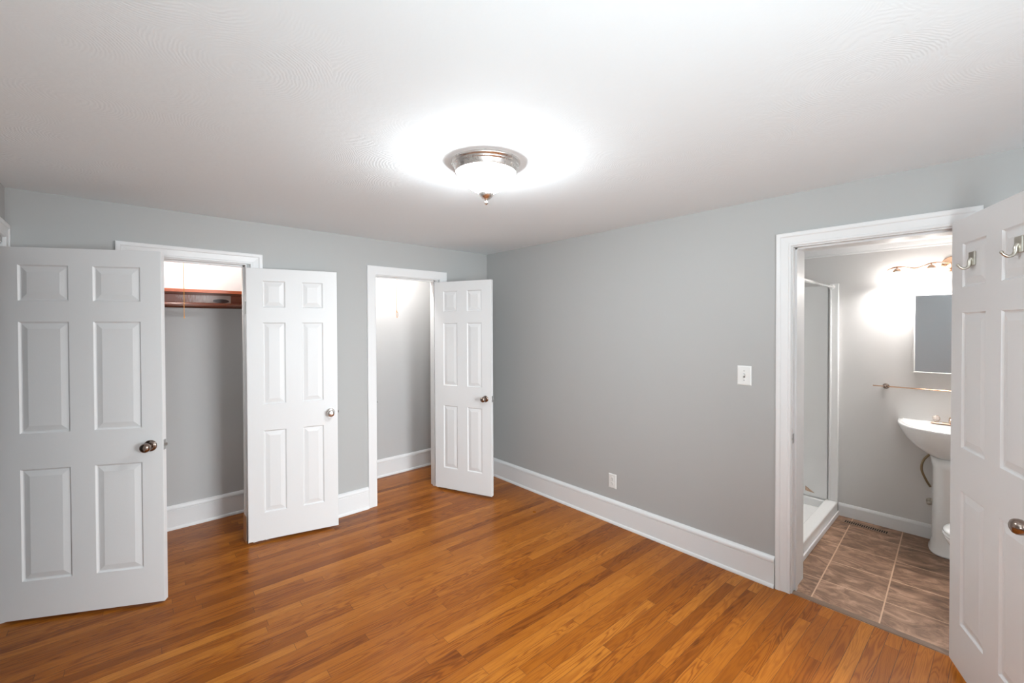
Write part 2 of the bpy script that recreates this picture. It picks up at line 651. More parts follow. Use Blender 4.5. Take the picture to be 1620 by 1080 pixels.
def baseboard(name, p0, p1, nrm, prof=BASE, label=None):
    bm = bmesh.new()
    prism_along(bm, prof, p0, p1, nrm)
    return struct(name, bm, 'white', label=label)


CASE = [(0.0, 0.0), (0.0, 0.011), (0.004, 0.0145), (0.012, 0.0155), (0.017, 0.0125), (0.024, 0.0135), (0.052, 0.0165),
        (0.056, 0.0205), (0.060, 0.0215), (0.074, 0.0215), (0.079, 0.019), (0.079, 0.0)]
CASE_FLAT = [(0.0, 0.0), (0.0, 0.012), (0.003, 0.0145), (0.010, 0.0155), (0.070, 0.0165), (0.075, 0.0165), (0.079, 0.013), (0.079, 0.0)]


def casing(name, u0, u1, ztop, to3, prof, label):
    """Door casing round an opening u0..u1; to3(u, t, z) places a point t off the wall."""
    bm = bmesh.new()
    st = []
    for (u, z, du, dz) in ((u0, 0.0, -1, 0), (u0, ztop, -1, 1), (u1, ztop, 1, 1), (u1, 0.0, 1, 0)):
        st.append([bm.verts.new(to3(u + du * w_, t, z + dz * w_)) for w_, t in prof])
    n = len(prof)
    for a, c in zip(st, st[1:]):
        for i in range(n):
            j = (i + 1) % n
            bm.faces.new((a[i], a[j], c[j], c[i]))
    bm.faces.new(st[0][::-1])
    bm.faces.new(st[-1])
    return struct(name, bm, 'white', label=label)


# ------------------------------------------------------------------ room shell
OT = 2.071                                   # height of the openings
O1, O2 = (-2.909, -2.276), (-1.281, -0.632)   # closet openings in the back wall
OB = (-3.577, -2.891)                        # bathroom opening in the right wall
OE = (-0.865, -0.078)                        # entry opening in the left wall
BT = 0.13                                    # thickness of the back wall
RT = 0.235                                   # thickness of the right wall
CB = 0.672                                   # back wall of the closets

struct('floor', boxes((-4.9, 0.0, FY - 0.12, 0.80, -0.10, 0.0)), 'oak', label='orange-brown oak strip floor')
struct('ceiling', boxes((-4.9, RT, FY - 0.12, 0.80, H, H + 0.1)), 'ceiling', label='white brushed-texture ceiling')
struct('wall_back', boxes((WX, O1[0], 0, BT, 0, H), (O1[0], O1[1], 0, BT, OT, H), (O1[1], O2[0], 0, BT, 0, H),
                          (O2[0], O2[1], 0, BT, OT, H), (O2[1], 0, 0, BT, 0, H)), 'paint', label='grey back wall with two closet openings')
struct('wall_right', boxes((0, RT, OB[1], 0.80, 0, H), (0, RT, OB[0], OB[1], OT + 0.006, H), (0, RT, FY, OB[0], 0, H)), 'paint',
       label='grey right wall with the bathroom opening')
struct('wall_left', boxes((WX - 0.12, WX, OE[1], 0.80, 0, H), (WX - 0.12, WX, OE[0], OE[1], OT, H),
                          (WX - 0.12, WX, FILL_WIN[1], OE[0], 0, H), (WX - 0.12, WX, FILL_WIN[0], FILL_WIN[1], 0, FILL_WIN[2]),
                          (WX - 0.12, WX, FILL_WIN[0], FILL_WIN[1], FILL_WIN[3], H), (WX - 0.12, WX, FY - 0.12, FILL_WIN[0], 0, H)), 'paint')
fw = []
xs = [WX]
for (a, c, z0, z1) in WIN:
    fw += [(xs[-1], a, FY - 0.12, FY, 0, H), (a, c, FY - 0.12, FY, 0, z0), (a, c, FY - 0.12, FY, z1, H)]
    xs.append(c)
fw.append((xs[-1], RT, FY - 0.12, FY, 0, H))
struct('wall_front', boxes(*fw), 'paint')
struct('wall_hallway', boxes((-4.9, -4.8, -1.5, 0.8, 0, H), (-4.8, WX - 0.12, -1.5, -1.4, 0, H), (-4.8, WX - 0.12, 0.7, 0.8, 0, H)), 'paint')
struct('wall_closet_back', boxes((WX, 0, CB, 0.80, 0, H)), 'closetpaint', label='back wall inside both closets')
struct('wall_closet_divider', boxes((-1.90, -1.80, BT, CB, 0, H)), 'closetpaint')

# window behind the camera, and an added one beside it for fill light
def window(name, cx, cy, z0, z1, wid, along_x):
    """A double-hung window in the wall; local x runs along the wall."""
    root = bpy.data.objects.new(name, None)
    C.objects.link(root)
    root.location = (cx, cy, z0)
    root.rotation_euler = (0, 0, 0 if along_x else PI / 2)
    root['kind'] = 'structure'
    h, hw, t = z1 - z0, wid / 2, 0.045
    struct('window_frame', boxes((-hw, -hw + t, -0.05, 0.0, 0, h), (hw - t, hw, -0.05, 0.0, 0, h), (-hw + t, hw - t, -0.05, 0.0, 0, t),
                                 (-hw + t, hw - t, -0.05, 0.0, h - t, h), (-hw + t, hw - t, -0.04, -0.01, h / 2 - 0.02, h / 2 + 0.02)), 'white', root)
    obj('window_pane', boxes((-hw + t, hw - t, -0.028, -0.024, t, h - t)), 'glass', root)
    obj('window_sill', boxes((-hw - 0.05, hw + 0.05, 0.061, 0.10, -0.03, 0.0)), 'white', root)


for i, (a, c, z0, z1) in enumerate(WIN):
    window('window_%d' % (i + 1), (a + c) / 2, FY - 0.061, z0, z1, c - a, True)

window('window_2', WX - 0.061, (FILL_WIN[0] + FILL_WIN[1]) / 2, FILL_WIN[2], FILL_WIN[3], FILL_WIN[1] - FILL_WIN[0], False)  # added, unseen window frame around the ceiling fill light
bpy.data.objects['window_2'].rotation_euler = (0, 0, -PI / 2)

# bathroom shell
BX, BFY, BBY, BH = 1.535, -4.45, -2.02, 2.285
struct('bathroom_floor', boxes((0.0, BX + 0.1, BFY - 0.1, BBY, -0.10, 0.0)), 'tile', label='brown slate-look bathroom tile with pale grout')
struct('bathroom_ceiling', boxes((RT, BX + 0.1, BFY - 0.1, BBY + 0.1, BH, BH + 0.1)), 'white')
struct('wall_bathroom_far', boxes((BX, BX + 0.1, BFY - 0.1, BBY + 0.1, 0, BH)), 'bathpaint', label='pale wall behind the sink')
struct('wall_bathroom_shower', boxes((RT, BX, BBY, BBY + 0.1, 0, BH)), 'bathpaint')
struct('wall_bathroom_toilet', boxes((RT, BX, BFY - 0.1, BFY, 0, BH)), 'bathpaint')

# crown moulding on the far bathroom wall
bm = bmesh.new()
CR = [(0, 0), (0.006, 0), (0.010, 0.008), (0.010, 0.016), (0.018, 0.020), (0.034, 0.050), (0.052, 0.066), (0.056, 0.074), (0.066, 0.078), (0.070, 0.092), (0, 0.092)]
prism_along(bm, CR, (BX, BFY, BH - 0.092), (BX, BBY, BH - 0.092), (-1, 0, 0))
struct('trim_crown', bm, 'white', label='white crown moulding of the bathroom')

# jambs (linings) of the openings
J = 0.006
def jamb_x(name, o_, y0, y1):
    return struct(name, boxes((o_[0], o_[0] + J, y0, y1, 0, OT - J), (o_[1] - J, o_[1], y0, y1, 0, OT - J), (o_[0], o_[1], y0, y1, OT - J, OT),
                              (o_[0] + J, o_[0] + J + 0.011, y0 + 0.045, y0 + 0.08, 0, OT - J), (o_[1] - J - 0.011, o_[1] - J, y0 + 0.045, y0 + 0.08, 0, OT - J),
                              (o_[0] + J, o_[1] - J, y0 + 0.045, y0 + 0.08, OT - J - 0.011, OT - J)), 'white')


jamb_x('trim_1', O1, 0.0, BT)
jamb_x('trim_2', O2, 0.0, BT)
struct('trim_3', boxes((0, RT, OB[1] - J, OB[1], 0, OT), (0, RT, OB[0], OB[0] + J, 0, OT), (0, RT, OB[0], OB[1], OT, OT + J),
                       (0.042, 0.080, OB[1] - J - 0.010, OB[1] - J, 0, OT), (0.042, 0.080, OB[0] + J, OB[0] + J + 0.010, 0, OT),
                       (0.042, 0.080, OB[0] + J, OB[1] - J, OT - 0.010, OT)), 'white', label='white jamb lining of the bathroom opening')
struct('trim_4', boxes((WX - 0.12, WX, OE[1] - J, OE[1], 0, OT - J), (WX - 0.12, WX, OE[0], OE[0] + J, 0, OT - J), (WX - 0.12, WX, OE[0], OE[1], OT - J, OT)), 'white')

# casings
casing('trim_5', O1[0] - 0.0, O1[1] + 0.023, OT, lambda u, t, z: (u, -t, z), CASE, 'white moulded casing of the left closet')
casing('trim_6', O2[0], O2[1] + 0.022, OT, lambda u, t, z: (u, -t, z), CASE_FLAT, 'plain white casing of the corner closet')
casing('trim_7', OB[0], OB[1], OT + 0.006, lambda u, t, z: (-t, u, z), CASE, 'white moulded casing of the bathroom opening')
casing('trim_8', OE[0], OE[1], OT + 0.03, lambda u, t, z: (WX + t, u, z), CASE, 'white casing of the entry opening')

# baseboards
baseboard('baseboard_right', (0, -0.0, 0), (0, OB[1] + 0.084, 0), (-1, 0, 0), label='tall white baseboard of the right wall')
baseboard('baseboard_right_front', (0, OB[0] - 0.082, 0), (0, FY, 0), (-1, 0, 0))
baseboard('baseboard_back', (O1[1] + 0.104, 0, 0), (O2[0] - 0.0805, 0, 0), (0, -1, 0), label='tall white baseboard between the closets')
baseboard('baseboard_back_left', (WX + 0.023, 0, 0), (O1[0] - 0.081, 0, 0), (0, -1, 0))
baseboard('baseboard_back_corner', (O2[1] + 0.104, 0, 0), (-0.032, 0, 0), (0, -1, 0))
baseboard('baseboard_left', (WX, OE[0] - 0.082, 0), (WX, FY, 0), (1, 0, 0))
baseboard('baseboard_closet_left', (WX, CB, 0), (-1.90, CB, 0), (0, -1, 0), label='white baseboard inside the left closet')
baseboard('baseboard_closet_corner', (-1.80, CB, 0), (0, CB, 0), (0, -1, 0), label='white baseboard inside the corner closet')
baseboard('baseboard_bathroom', (BX, -2.838, 0), (BX, BFY, 0), (-1, 0, 0), BBASE, label='low white baseboard of the bathroom')
baseboard('baseboard_front', (WX + 0.032, FY, 0), (-0.032, FY, 0), (0, 1, 0))

# transition strip between oak and tile
bm = bmesh.new()
prism_along(bm, [(0, 0.0), (0.045, 0.0), (0.043, 0.004), (0.03, 0.0065), (0.012, 0.0065), (0.002, 0.004)], (0.002, OB[1] - J, 0.0001), (0.002, OB[0] + J, 0.0001), (1, 0, 0))
bm2 = bm
struct('trim_threshold', bm2, 'thresh', label='narrow brown strip between oak floor and tile')

# unpainted foot of the closet jamb
struct('trim_9', boxes((O1[1] - 0.0185, O1[1] - 0.0172, 0.0, 0.1, 0.001, 0.2)), 'rawwood', label='unpainted wooden foot of the closet jamb')


# ------------------------------------------------------------------ doors
def door_leaf(wd, z0, z1, th=0.035, m=0.103, mid=0.112, dz=0.0):
    pw = (wd - 2 * m - mid) / 2
    xs_ = [0, m, m + pw, m + pw + mid, wd - m, wd]
    zs_ = [z0] + [v + dz for v in (0.222, 0.834, 1.030, 1.640, 1.753, 1.950)] + [z1]
    prof = [(0, 0), (0.006, 0.0075), (0.011, 0.0085), (0.014, 0.0075), (0.040, 0.0015), (0.042, 0.0015)]
    bm = bmesh.new()
    for side in (0, 1):
        y0 = 0.0 if side == 0 else th
        sg = 1 if side == 0 else -1
        g = [[bm.verts.new((x, y0, z)) for z in zs_] for x in xs_]
        for i in range(5):
            for k in range(7):
                c = [g[i][k], g[i + 1][k], g[i + 1][k + 1], g[i][k + 1]]
                if i in (1, 3) and k in (1, 3, 5):
                    prev = c
                    xa, xb, za, zb = xs_[i], xs_[i + 1], zs_[k], zs_[k + 1]
                    for (o_, dp) in prof[1:]:
                        cur = [bm.verts.new((x, y0 + sg * dp, z)) for x, z in ((xa + o_, za + o_), (xb - o_, za + o_), (xb - o_, zb - o_), (xa + o_, zb - o_))]
                        for q in range(4):
                            r_ = (q + 1) % 4
                            bm.faces.new((prev[q], prev[r_], cur[r_], cur[q]))
                        prev = cur
                    bm.faces.new(prev)
                else:
                    bm.faces.new(c)
        if side == 0:
            g0 = g
    # edges
    for k in range(7):
        bm.faces.new((g0[0][k], g0[0][k + 1], g[0][k + 1], g[0][k]))
        bm.faces.new((g0[5][k], g0[5][k + 1], g[5][k + 1], g[5][k]))
    for i in range(5):
        bm.faces.new((g0[i][0], g0[i + 1][0], g[i + 1][0], g[i][0]))
        bm.faces.new((g0[i][7], g0[i + 1][7], g[i + 1][7], g[i][7]))
    return bm


def make_door(name, label, hinge, ang, wd, z0, z1, knob_x, knob_z, knob_mat, egg=0.0, dz=0.0, hinges=(0.28, 1.75), latch=True, kr=0.027):
    root = bpy.data.objects.new(name, None)
    C.objects.link(root)
    root.location = (hinge[0], hinge[1], 0)
    root.rotation_euler = (0, 0, math.radians(ang))
    root['kind'] = 'structure'
    root['label'] = label
    th = 0.035
    obj('door_leaf', door_leaf(wd, z0, z1, th, dz=dz), 'door', root, bevel=0.0015, seg=2, ang=70)
    for sd in (-1, 1):
        y = 0.0 if sd < 0 else th
        bm = bmesh.new()
        k = kr / 0.027
        prof = [(0.011 * k, 0.004), (0.0105 * k, 0.020), (0.012 * k, 0.028), (0.019 * k, 0.033), (0.0255 * k, 0.040), (kr, 0.049), (0.0262 * k, 0.057 + egg * .3),
                (0.022 * k, 0.063 + egg * .7), (0.013 * k, 0.067 + egg), (0, 0.068 + egg)]
        lathe(bm, prof, (knob_x, y, knob_z), (0, sd, 0), 40)
        kb = obj('door_knob', bm, knob_mat, root, smooth=True)
        kb['label'] = 'round metal knob'
        bm = bmesh.new()
        lathe(bm, [(0.033 * k, 0.0), (0.033 * k, 0.003), (0.029 * k, 0.007), (0.018 * k, 0.011), (0.011 * k, 0.012), (0, 0.012)], (knob_x, y, knob_z), (0, sd, 0), 40)
        obj('knob_rosette', bm, knob_mat, kb, smooth=True)
    if latch:
        bm = boxes((wd, wd + 0.0012, 0.006, 0.029, knob_z - 0.029, knob_z + 0.029))
        lp = obj('latch_plate', bm, 'screw', root)
        bm = bmesh.new()
        vs = [(wd + 0.001, 0.010, knob_z - 0.008), (wd + 0.001, 0.025, knob_z - 0.008), (wd + 0.011, 0.025, knob_z - 0.008),
              (wd + 0.001, 0.010, knob_z + 0.008), (wd + 0.001, 0.025, knob_z + 0.008), (wd + 0.011, 0.025, knob_z + 0.008)]
        v = [bm.verts.new(p) for p in vs]
        for f in ((0, 1, 2), (3, 5, 4), (0, 3, 4, 1), (1, 4, 5, 2), (0, 2, 5, 3)):
            bm.faces.new([v[i] for i in f])
        obj('latch_bolt', bm, 'screw', lp)
    for hz in hinges:
        bm = bmesh.new()
        lathe(bm, [(0.0055, -0.045), (0.0055, 0.045), (0.0035, 0.048), (0, 0.049)], (-0.006, th - 0.004, hz), (0, 0, 1), 16)
        box(bm, -0.0018, -0.0002, 0.006, th - 0.004, hz - 0.044, hz + 0.044)
        obj('door_hinge', bm, 'hinge', root, smooth=False)
    return root


make_door('door_1', 'white six-panel entry door with dark bronze knob, nearest on the left', (-3.4670, -0.1030), -28.32, 0.7695, 0.015, 2.045, 0.7695 - 0.062, 0.925, 'bronze', egg=0.004)
make_door('door_2', 'white six-panel door of the left closet, swung wide open', (-2.287, -0.036), -14.76, 0.617, 0.018, 2.042, 0.563, 0.928, 'nickel', egg=0.0)
make_door('door_3', 'white six-panel door of the corner closet, standing half open', (-0.6685, -0.0024), -67.66, 0.635, 0.018, 2.042, 0.573, 0.928, 'bronze', egg=0.004, kr=0.025)
make_door('door_4', 'white six-panel bathroom door with two metal hooks, on the right edge', (-0.0488, -3.5571), -158.93, 0.715, 0.026, 2.086, 0.655, 0.912, 'bronze', egg=0.004, dz=0.022)


# strike plates on the jambs (lip seen edge-on)
def strike(loc, rot, lbl):
    bm = bmesh.new()
    box(bm, -0.0008, 0.0008, -0.014, 0.014, -0.028, 0.028)
    for s in range(6):
        pass
    tube(bm, [(0.0, -0.014, 0.0), (0.002, -0.020, 0.0), (0.006, -0.024, 0.0)], 0.004, 8)
    o = obj('strike_plate', bm, 'screw')
    o.location = loc
    o.rotation_euler = rot
    tag(o, lbl, 'strike plate')
    return o


strike((0.012, OB[1] - J - 0.0009, 0.93), (0, 0, -PI / 2), 'small metal strike plate on the bathroom door jamb')
strike((O2[0] + J + 0.0009, 0.016, 0.93), (0, 0, 0), 'small metal strike plate on the corner closet jamb')

# hooks on the bathroom door

def hook(xl, zl, lbl):
    a = math.radians(-158.93)
    R = Matrix.Rotation(a, 4, 'Z')
    p = Matrix.Translation((-0.0488, -3.5571, 0)) @ R @ Vector((xl, 0.0014, zl))
    t = thing('robe_hook', lbl, 'hook', (p.x, p.y, p.z), a, 'square-plate hooks on the bathroom door')
    obj('hook_plate', boxes((-0.024, 0.024, -0.008, 0.0, -0.030, 0.030)), 'hookm', t, bevel=0.003)
    bm = bmesh.new()
    path = smooth_path([(0, -0.006, 0.002), (0, -0.012, -0.010), (0, -0.013, -0.026), (0, -0.020, -0.038), (0, -0.032, -0.041), (0, -0.043, -0.034), (0, -0.048, -0.027)], 8)
    n = len(path)
    tube(bm, path, [0.0085 - 0.0042 * i / (n - 1) for i in range(n)], 12)
    lathe(bm, [(0, -0.006), (0.0045, -0.0045), (0.006, 0), (0.0045, 0.0045), (0, 0.006)], (0, -0.049, -0.025), (0, 0, 1), 14)
    obj('hook_arm', bm, 'hookm', t, smooth=True)
    return t


hook(0.196, 1.892, 'metal hook on the bathroom door panel nearer the hinge')
hook(0.530, 1.897, 'metal hook on the bathroom door panel cut by the photo edge')

# ------------------------------------------------------------------ ceiling lamp
LX, LY = -1.656, -2.055
lamp = thing('ceiling_lamp', 'flush-mount ceiling lamp with nickel ring and white glass bowl, lit', 'ceiling lamp', (LX, LY, H))
bm = bmesh.new()
lathe(bm, [(0.165, 0.0), (0.165, -0.006), (0.161, -0.012), (0.157, -0.013), (0.157, -0.019), (0.152, -0.024), (0.150, -0.026), (0.149, -0.048), (0.145, -0.051), (0.140, -0.046), (0.140, -0.002), (0, -0.002)], n=96)
obj('lamp_ring', bm, 'nickel', lamp, smooth=True)
bm = bmesh.new()
gp = [(0.1375, -0.030), (0.1390, -0.044), (0.1355, -0.056), (0.1240, -0.074), (0.1080, -0.092), (0.0900, -0.109), (0.0700, -0.124), (0.0480, -0.136), (0.0300, -0.141), (0, -0.142)]
lathe(bm, gp, n=96)
obj('lamp_bowl', bm, 'glow', lamp, smooth=True)
bm = bmesh.new()
lathe(bm, [(0, -0.136), (0.034, -0.138), (0.0365, -0.143), (0.035, -0.150), (0.030, -0.160), (0.020, -0.169), (0.010, -0.173), (0.0055, -0.177), (0.0055, -0.181), (0.0095, -0.186), (0.0105, -0.190), (0.0080, -0.195), (0.003, -0.199), (0, -0.200)], n=40)
obj('lamp_finial', bm, 'nickel', lamp, smooth=True)

# ------------------------------------------------------------------ switch and outlet
sw = thing('light_switch', 'white light switch plate beside the bathroom opening', 'light switch', (0, -2.629, 1.286))
def plate(bm, wd, ht, th=0.006):
    # bevelled wall plate lying on x = 0, facing -x
    a = [(-0.0, s * wd / 2, t * ht / 2) for s, t in ((-1, -1), (1, -1), (1, 1), (-1, 1))]
    b_ = [(-th * .5, p[1], p[2]) for p in a]
    c = [(-th, p[1] - math.copysign(0.006, p[1]), p[2] - math.copysign(0.006, p[2])) for p in a]
    R = [[bm.verts.new(p) for p in q] for q in (a, b_, c)]
    for u, v in zip(R, R[1:]):
        for i in range(4):
            j = (i + 1) % 4
            bm.faces.new((u[i], u[j], v[j], v[i]))
    bm.faces.new(R[0][::-1])
    bm.faces.new(R[2])


bm = bmesh.new(); plate(bm, 0.083, 0.124); obj('switch_plate', bm, 'plastic', sw)
obj('switch_toggle', boxes((-0.019, -0.006, -0.0045, 0.0045, -0.003, 0.010)), 'plastic', sw, bevel=0.001)
for z in (-0.030, 0.030):
    bm = bmesh.new(); lathe(bm, [(0.0035, 0.0), (0.0032, 0.0015), (0, 0.0018)], (-0.006, 0, z), (-1, 0, 0), 16)
    obj('plate_screw', bm, 'screw', sw)
obj('toggle_slot', boxes((-0.0066, -0.006, -0.006, 0.006, -0.013, 0.013)), 'screw', sw)

ol = thing('wall_outlet', 'white electrical outlet low on the grey right wall', 'outlet', (0, -1.627, 0.340))
bm = bmesh.new(); plate(bm, 0.073, 0.116); obj('outlet_plate', bm, 'plastic', ol)
for z in (-0.0195, 0.0195):
    bm = bmesh.new()
    lathe(bm, [(0.0172, 0.0), (0.0172, 0.0012), (0.016, 0.0018), (0, 0.0018)], (-0.006, 0, z), (-1, 0, 0), 28, sx=1.0, sy=0.9)
    so = obj('socket', bm, 'plastic', ol)
    obj('socket_slots', boxes((-0.0082, -0.0078, -0.0075, -0.0055, z - 0.001, z + 0.007), (-0.0082, -0.0078, 0.0055, 0.0075, z - 0.001, z + 0.006),
                              (-0.0082, -0.0078, -0.002, 0.002, z - 0.010, z - 0.006)), 'slot', so)
bm = bmesh.new(); lathe(bm, [(0.003, 0.0), (0.0028, 0.0012), (0, 0.0015)], (-0.006, 0, 0), (-1, 0, 0), 16)
obj('plate_screw', bm, 'screw', ol)

# ------------------------------------------------------------------ left closet: shelf, cleat, rod, lamp
sh = thing('closet_shelf', 'red-brown varnished shelf high in the left closet', 'shelf', (0, 0, 0))
obj('shelf_board', boxes((WX + 0.001, -1.901, 0.375, CB - 0.001, 1.872, 1.897)), 'shelf', sh, bevel=0.002)
cl_ = obj('shelf_cleat', boxes((WX + 0.001, -1.901, CB - 0.024, CB - 0.001, 1.775, 1.871)), 'shelfworn', sh, bevel=0.002)
cl_['label'] = 'worn cleat board with pale paint smears'
bm = bmesh.new()
tube(bm, [(WX + 0.001, 0.40, 1.775), (-1.901, 0.40, 1.775)], 0.0215, 24)
rd = tag(obj('closet_rod', bm, 'rod', smooth=True), 'dark wooden hanging rod below the closet shelf', 'closet rod')


def closet_lamp(x, y, zend, loop, lbl, lbl2):
    t = thing('closet_lamp', lbl, 'ceiling lamp', (x, y, H), 0, 'bare-bulb closet lamps')
    bm = bmesh.new()
    lathe(bm, [(0.055, 0.0), (0.055, -0.012), (0.035, -0.028), (0.024, -0.045), (0, -0.045)], n=32)
    obj('lamp_holder', bm, 'china', t, smooth=True)
    bm = bmesh.new()
    lathe(bm, [(0.013, -0.046), (0.016, -0.060), (0.028, -0.085), (0.030, -0.100), (0.024, -0.118), (0.012, -0.128), (0, -0.130)], n=28)
    obj('light_bulb', bm, 'bulb2' if loop else 'bulb', t, smooth=True)
    bm = bmesh.new()
    z0 = -0.035
    ze = zend - H
    if loop:
        a = -0.045
        pts = smooth_path([(0, a, z0), (0.0005, a, ze * .5), (0, a, ze + 0.075), (0.006, a, ze + 0.055), (0.012, a, ze + 0.03), (0.006, a, ze + 0.006), (0.0, a, ze),
                           (-0.004, a, ze + 0.02), (-0.006, a, ze + 0.045), (0.0, a, ze + 0.075)], 8)
        tube(bm, pts, 0.0018, 8)
    else:
        tube(bm, smooth_path([(0, -0.045, z0), (0.001, -0.045, ze * .5), (0, -0.045, ze + 0.02), (0.001, -0.045, ze)], 6), 0.0018, 8)
        lathe(bm, [(0.0014, 0.0), (0.003, -0.004), (0.003, -0.018), (0, -0.020)], (0.001, -0.045, ze), n=12)
    s_ = obj('pull_cord', bm, 'cord', t, smooth=True)
    s_['label'] = lbl2
    return t


closet_lamp(-2.631, 0.235, 1.69, False, 'bare bulb lamp on a yellow pull cord in the left closet', 'yellow pull cord')
closet_lamp(-0.975, 0.235, 1.695, True, 'bare bulb lamp with a looped orange pull cord in the corner closet', 'looped orange pull cord')

# ------------------------------------------------------------------ shower
shw = thing('shower_stall', 'white fibreglass shower stall left inside the bathroom', 'shower', (0, 0, 0))
pf = -2.834
bm = bmesh.new()
# pan: base, curb and rims round a sunken floor
box(bm, RT + 0.002, BX - 0.002, pf + 0.0, pf + 0.085, 0.002, 0.112)
box(bm, RT + 0.002, BX - 0.002, BBY - 0.06, BBY - 0.002, 0.002, 0.10)
box(bm, RT + 0.002, RT + 0.05, pf + 0.085, BBY - 0.06, 0.002, 0.10)
box(bm, BX - 0.05, BX - 0.002, pf + 0.085, BBY - 0.06, 0.002, 0.10)
box(bm, RT + 0.05, BX - 0.05, pf + 0.085, BBY - 0.06, 0.002, 0.035)
obj('shower_pan', bm, 'fiber', shw, bevel=0.008, seg=3)
obj('curb_trim', boxes((RT + 0.002, BX - 0.002, pf - 0.012, pf - 0.001, 0.001, 0.04)), 'white', shw, bevel=0.004)
def surround(x0, x1, y0, y1):
    return boxes((x0, x1, y0, y1, 0.101, 1.945))
obj('surround_panel', surround(BX - 0.014, BX - 0.001, pf + 0.075, BBY - 0.02), 'fiber', shw, bevel=0.004)
obj('surround_panel', surround(RT + 0.001, RT + 0.014, pf + 0.075, BBY - 0.02), 'fiber', shw, bevel=0.004)
obj('surround_panel', surround(RT + 0.015, BX - 0.015, BBY - 0.014, BBY - 0.001), 'fiber', shw, bevel=0.004)
obj('surround_flange', boxes((BX - 0.030, BX - 0.001, pf - 0.002, pf + 0.060, 0.113, 1.957), (BX - 0.040, BX - 0.030, pf + 0.046, pf + 0.060, 0.113, 1.94)), 'fiber', shw, bevel=0.006, seg=3)
bm = bmesh.new()
tube(bm, [(RT + 0.002, pf + 0.045, 1.935), (BX - 0.031, pf + 0.045, 1.930)], 0.0125, 20)
lathe(bm, [(0.022, 0), (0.022, 0.008), (0.014, 0.016), (0, 0.016)], (RT + 0.001, pf + 0.045, 1.935), (1, 0, 0), 20)
lathe(bm, [(0.022, 0), (0.022, 0.008), (0.014, 0.016), (0, 0.016)], (BX - 0.031, pf + 0.045, 1.930), (-1, 0, 0), 20)
tag(obj('shower_rod', bm, 'china', smooth=True), 'white shower curtain rod across the top of the shower opening', 'shower rod')
# small bronze fitting low on the shower wall
bm = bmesh.new()
v = [bm.verts.new(p) for p in ((0, 0.022, -0.012), (0, -0.048, -0.022), (0, 0.022, 0.026), (-0.014, 0.018, -0.012), (-0.006, -0.044, -0.022), (-0.010, 0.018, 0.020))]
for f in ((0, 1, 2), (3, 5, 4), (0, 3, 4, 1), (1, 4, 5, 2), (0, 2, 5, 3)):
    bm.faces.new([v[i] for i in f])
ft = obj('metal_fitting', bm, 'warmnickel', bevel=0.001)
ft.location = (BX - 0.0145, -2.622, 0.160)
tag(ft, 'small brown metal fitting low on the shower wall', 'fitting')

# ------------------------------------------------------------------ floor register
vt = thing('floor_register', 'brown slotted floor vent by the bathroom baseboard', 'floor vent', (1.405, -3.035, 0.0), math.radians(-2))
bm = boxes((-0.040, 0.040, -0.155, 0.155, 0.0, 0.004))
obj('vent_plate', bm, 'vent', vt, bevel=0.0015)
bm = bmesh.new()
for i in range(20):
    y = -0.128 + 0.256 * i / 19
    box(bm, -0.024, 0.024, y - 0.0040, y + 0.0040, 0.0041, 0.0047)
obj('vent_slots', bm, 'hole', vt)

# ------------------------------------------------------------------ pedestal sink
SY = -3.505
snk = thing('pedestal_sink', 'white porcelain pedestal sink under the mirror', 'sink', (BX, SY, 0))
bm = bmesh.new()
# basin outline: straight at the wall, elliptic in front; local x negative is into the room
def outline(hw, dp, n=48, y0=0.0, back=0.0, pw=2.4):
    pts = []
    for i in range(n + 1):
        a = PI * i / n
        cx_, sy_ = math.cos(a), math.sin(a)
        yy = hw * math.copysign(abs(cx_) ** (2 / pw), cx_)
        xx = -dp * abs(sy_) ** (2 / pw)
        pts.append((min(xx, -0.0) - back, yy))
    return pts


def loft(bm, loops, cap0=True, cap1=True):
    R = [[bm.verts.new(p) for p in l] for l in loops]
    n = len(R[0])
    for a, c in zip(R, R[1:]):
        for i in range(n):
            j = (i + 1) % n
            bm.faces.new((a[i], a[j], c[j], c[i]))
    if cap0:
        bm.faces.new(R[0][::-1])
    if cap1:
        bm.faces.new(R[-1])


lo = []
# outside, from the bottom up: (half width, depth, back offset, z)
for hw, dp, bk, z in ((0.085, 0.17, 0.07, 0.655), (0.12, 0.21, 0.05, 0.668), (0.165, 0.27, 0.03, 0.693), (0.215, 0.335, 0.012, 0.735), (0.255, 0.385, 0.004, 0.785),
                      (0.280, 0.418, 0.001, 0.835), (0.291, 0.434, 0.001, 0.868), (0.291, 0.434, 0.001, 0.878), (0.286, 0.428, 0.004, 0.884)):
    lo.append([(x, y, z) for x, y in outline(hw, dp, back=bk)])
# inside the bowl: rim, then down
for hw, dp, bk, z in ((0.262, 0.395, 0.012, 0.884), (0.250, 0.275, 0.115, 0.880), (0.235, 0.258, 0.125, 0.862), (0.195, 0.215, 0.145, 0.800), (0.12, 0.14, 0.18, 0.758), (0.03, 0.04, 0.23, 0.750)):
    lo.append([(x, y, z) for x, y in outline(hw, dp, back=bk)])
loft(bm, lo)
obj('sink_basin', bm, 'china', snk, smooth=True)
bm = bmesh.new()
lo = []
for z, hw, dp, bk in ((0.001, 0.112, 0.215, 0.10), (0.012, 0.112, 0.215, 0.10), (0.02, 0.104, 0.205, 0.105), (0.10, 0.096, 0.190, 0.11), (0.35, 0.092, 0.178, 0.115), (0.60, 0.095, 0.178, 0.11), (0.665, 0.105, 0.19, 0.10)):
    lo.append([(x, y, z) for x, y in outline(hw, dp, back=bk, pw=2.8)])
loft(bm, lo)
obj('sink_pedestal', bm, 'china', snk, smooth=True)
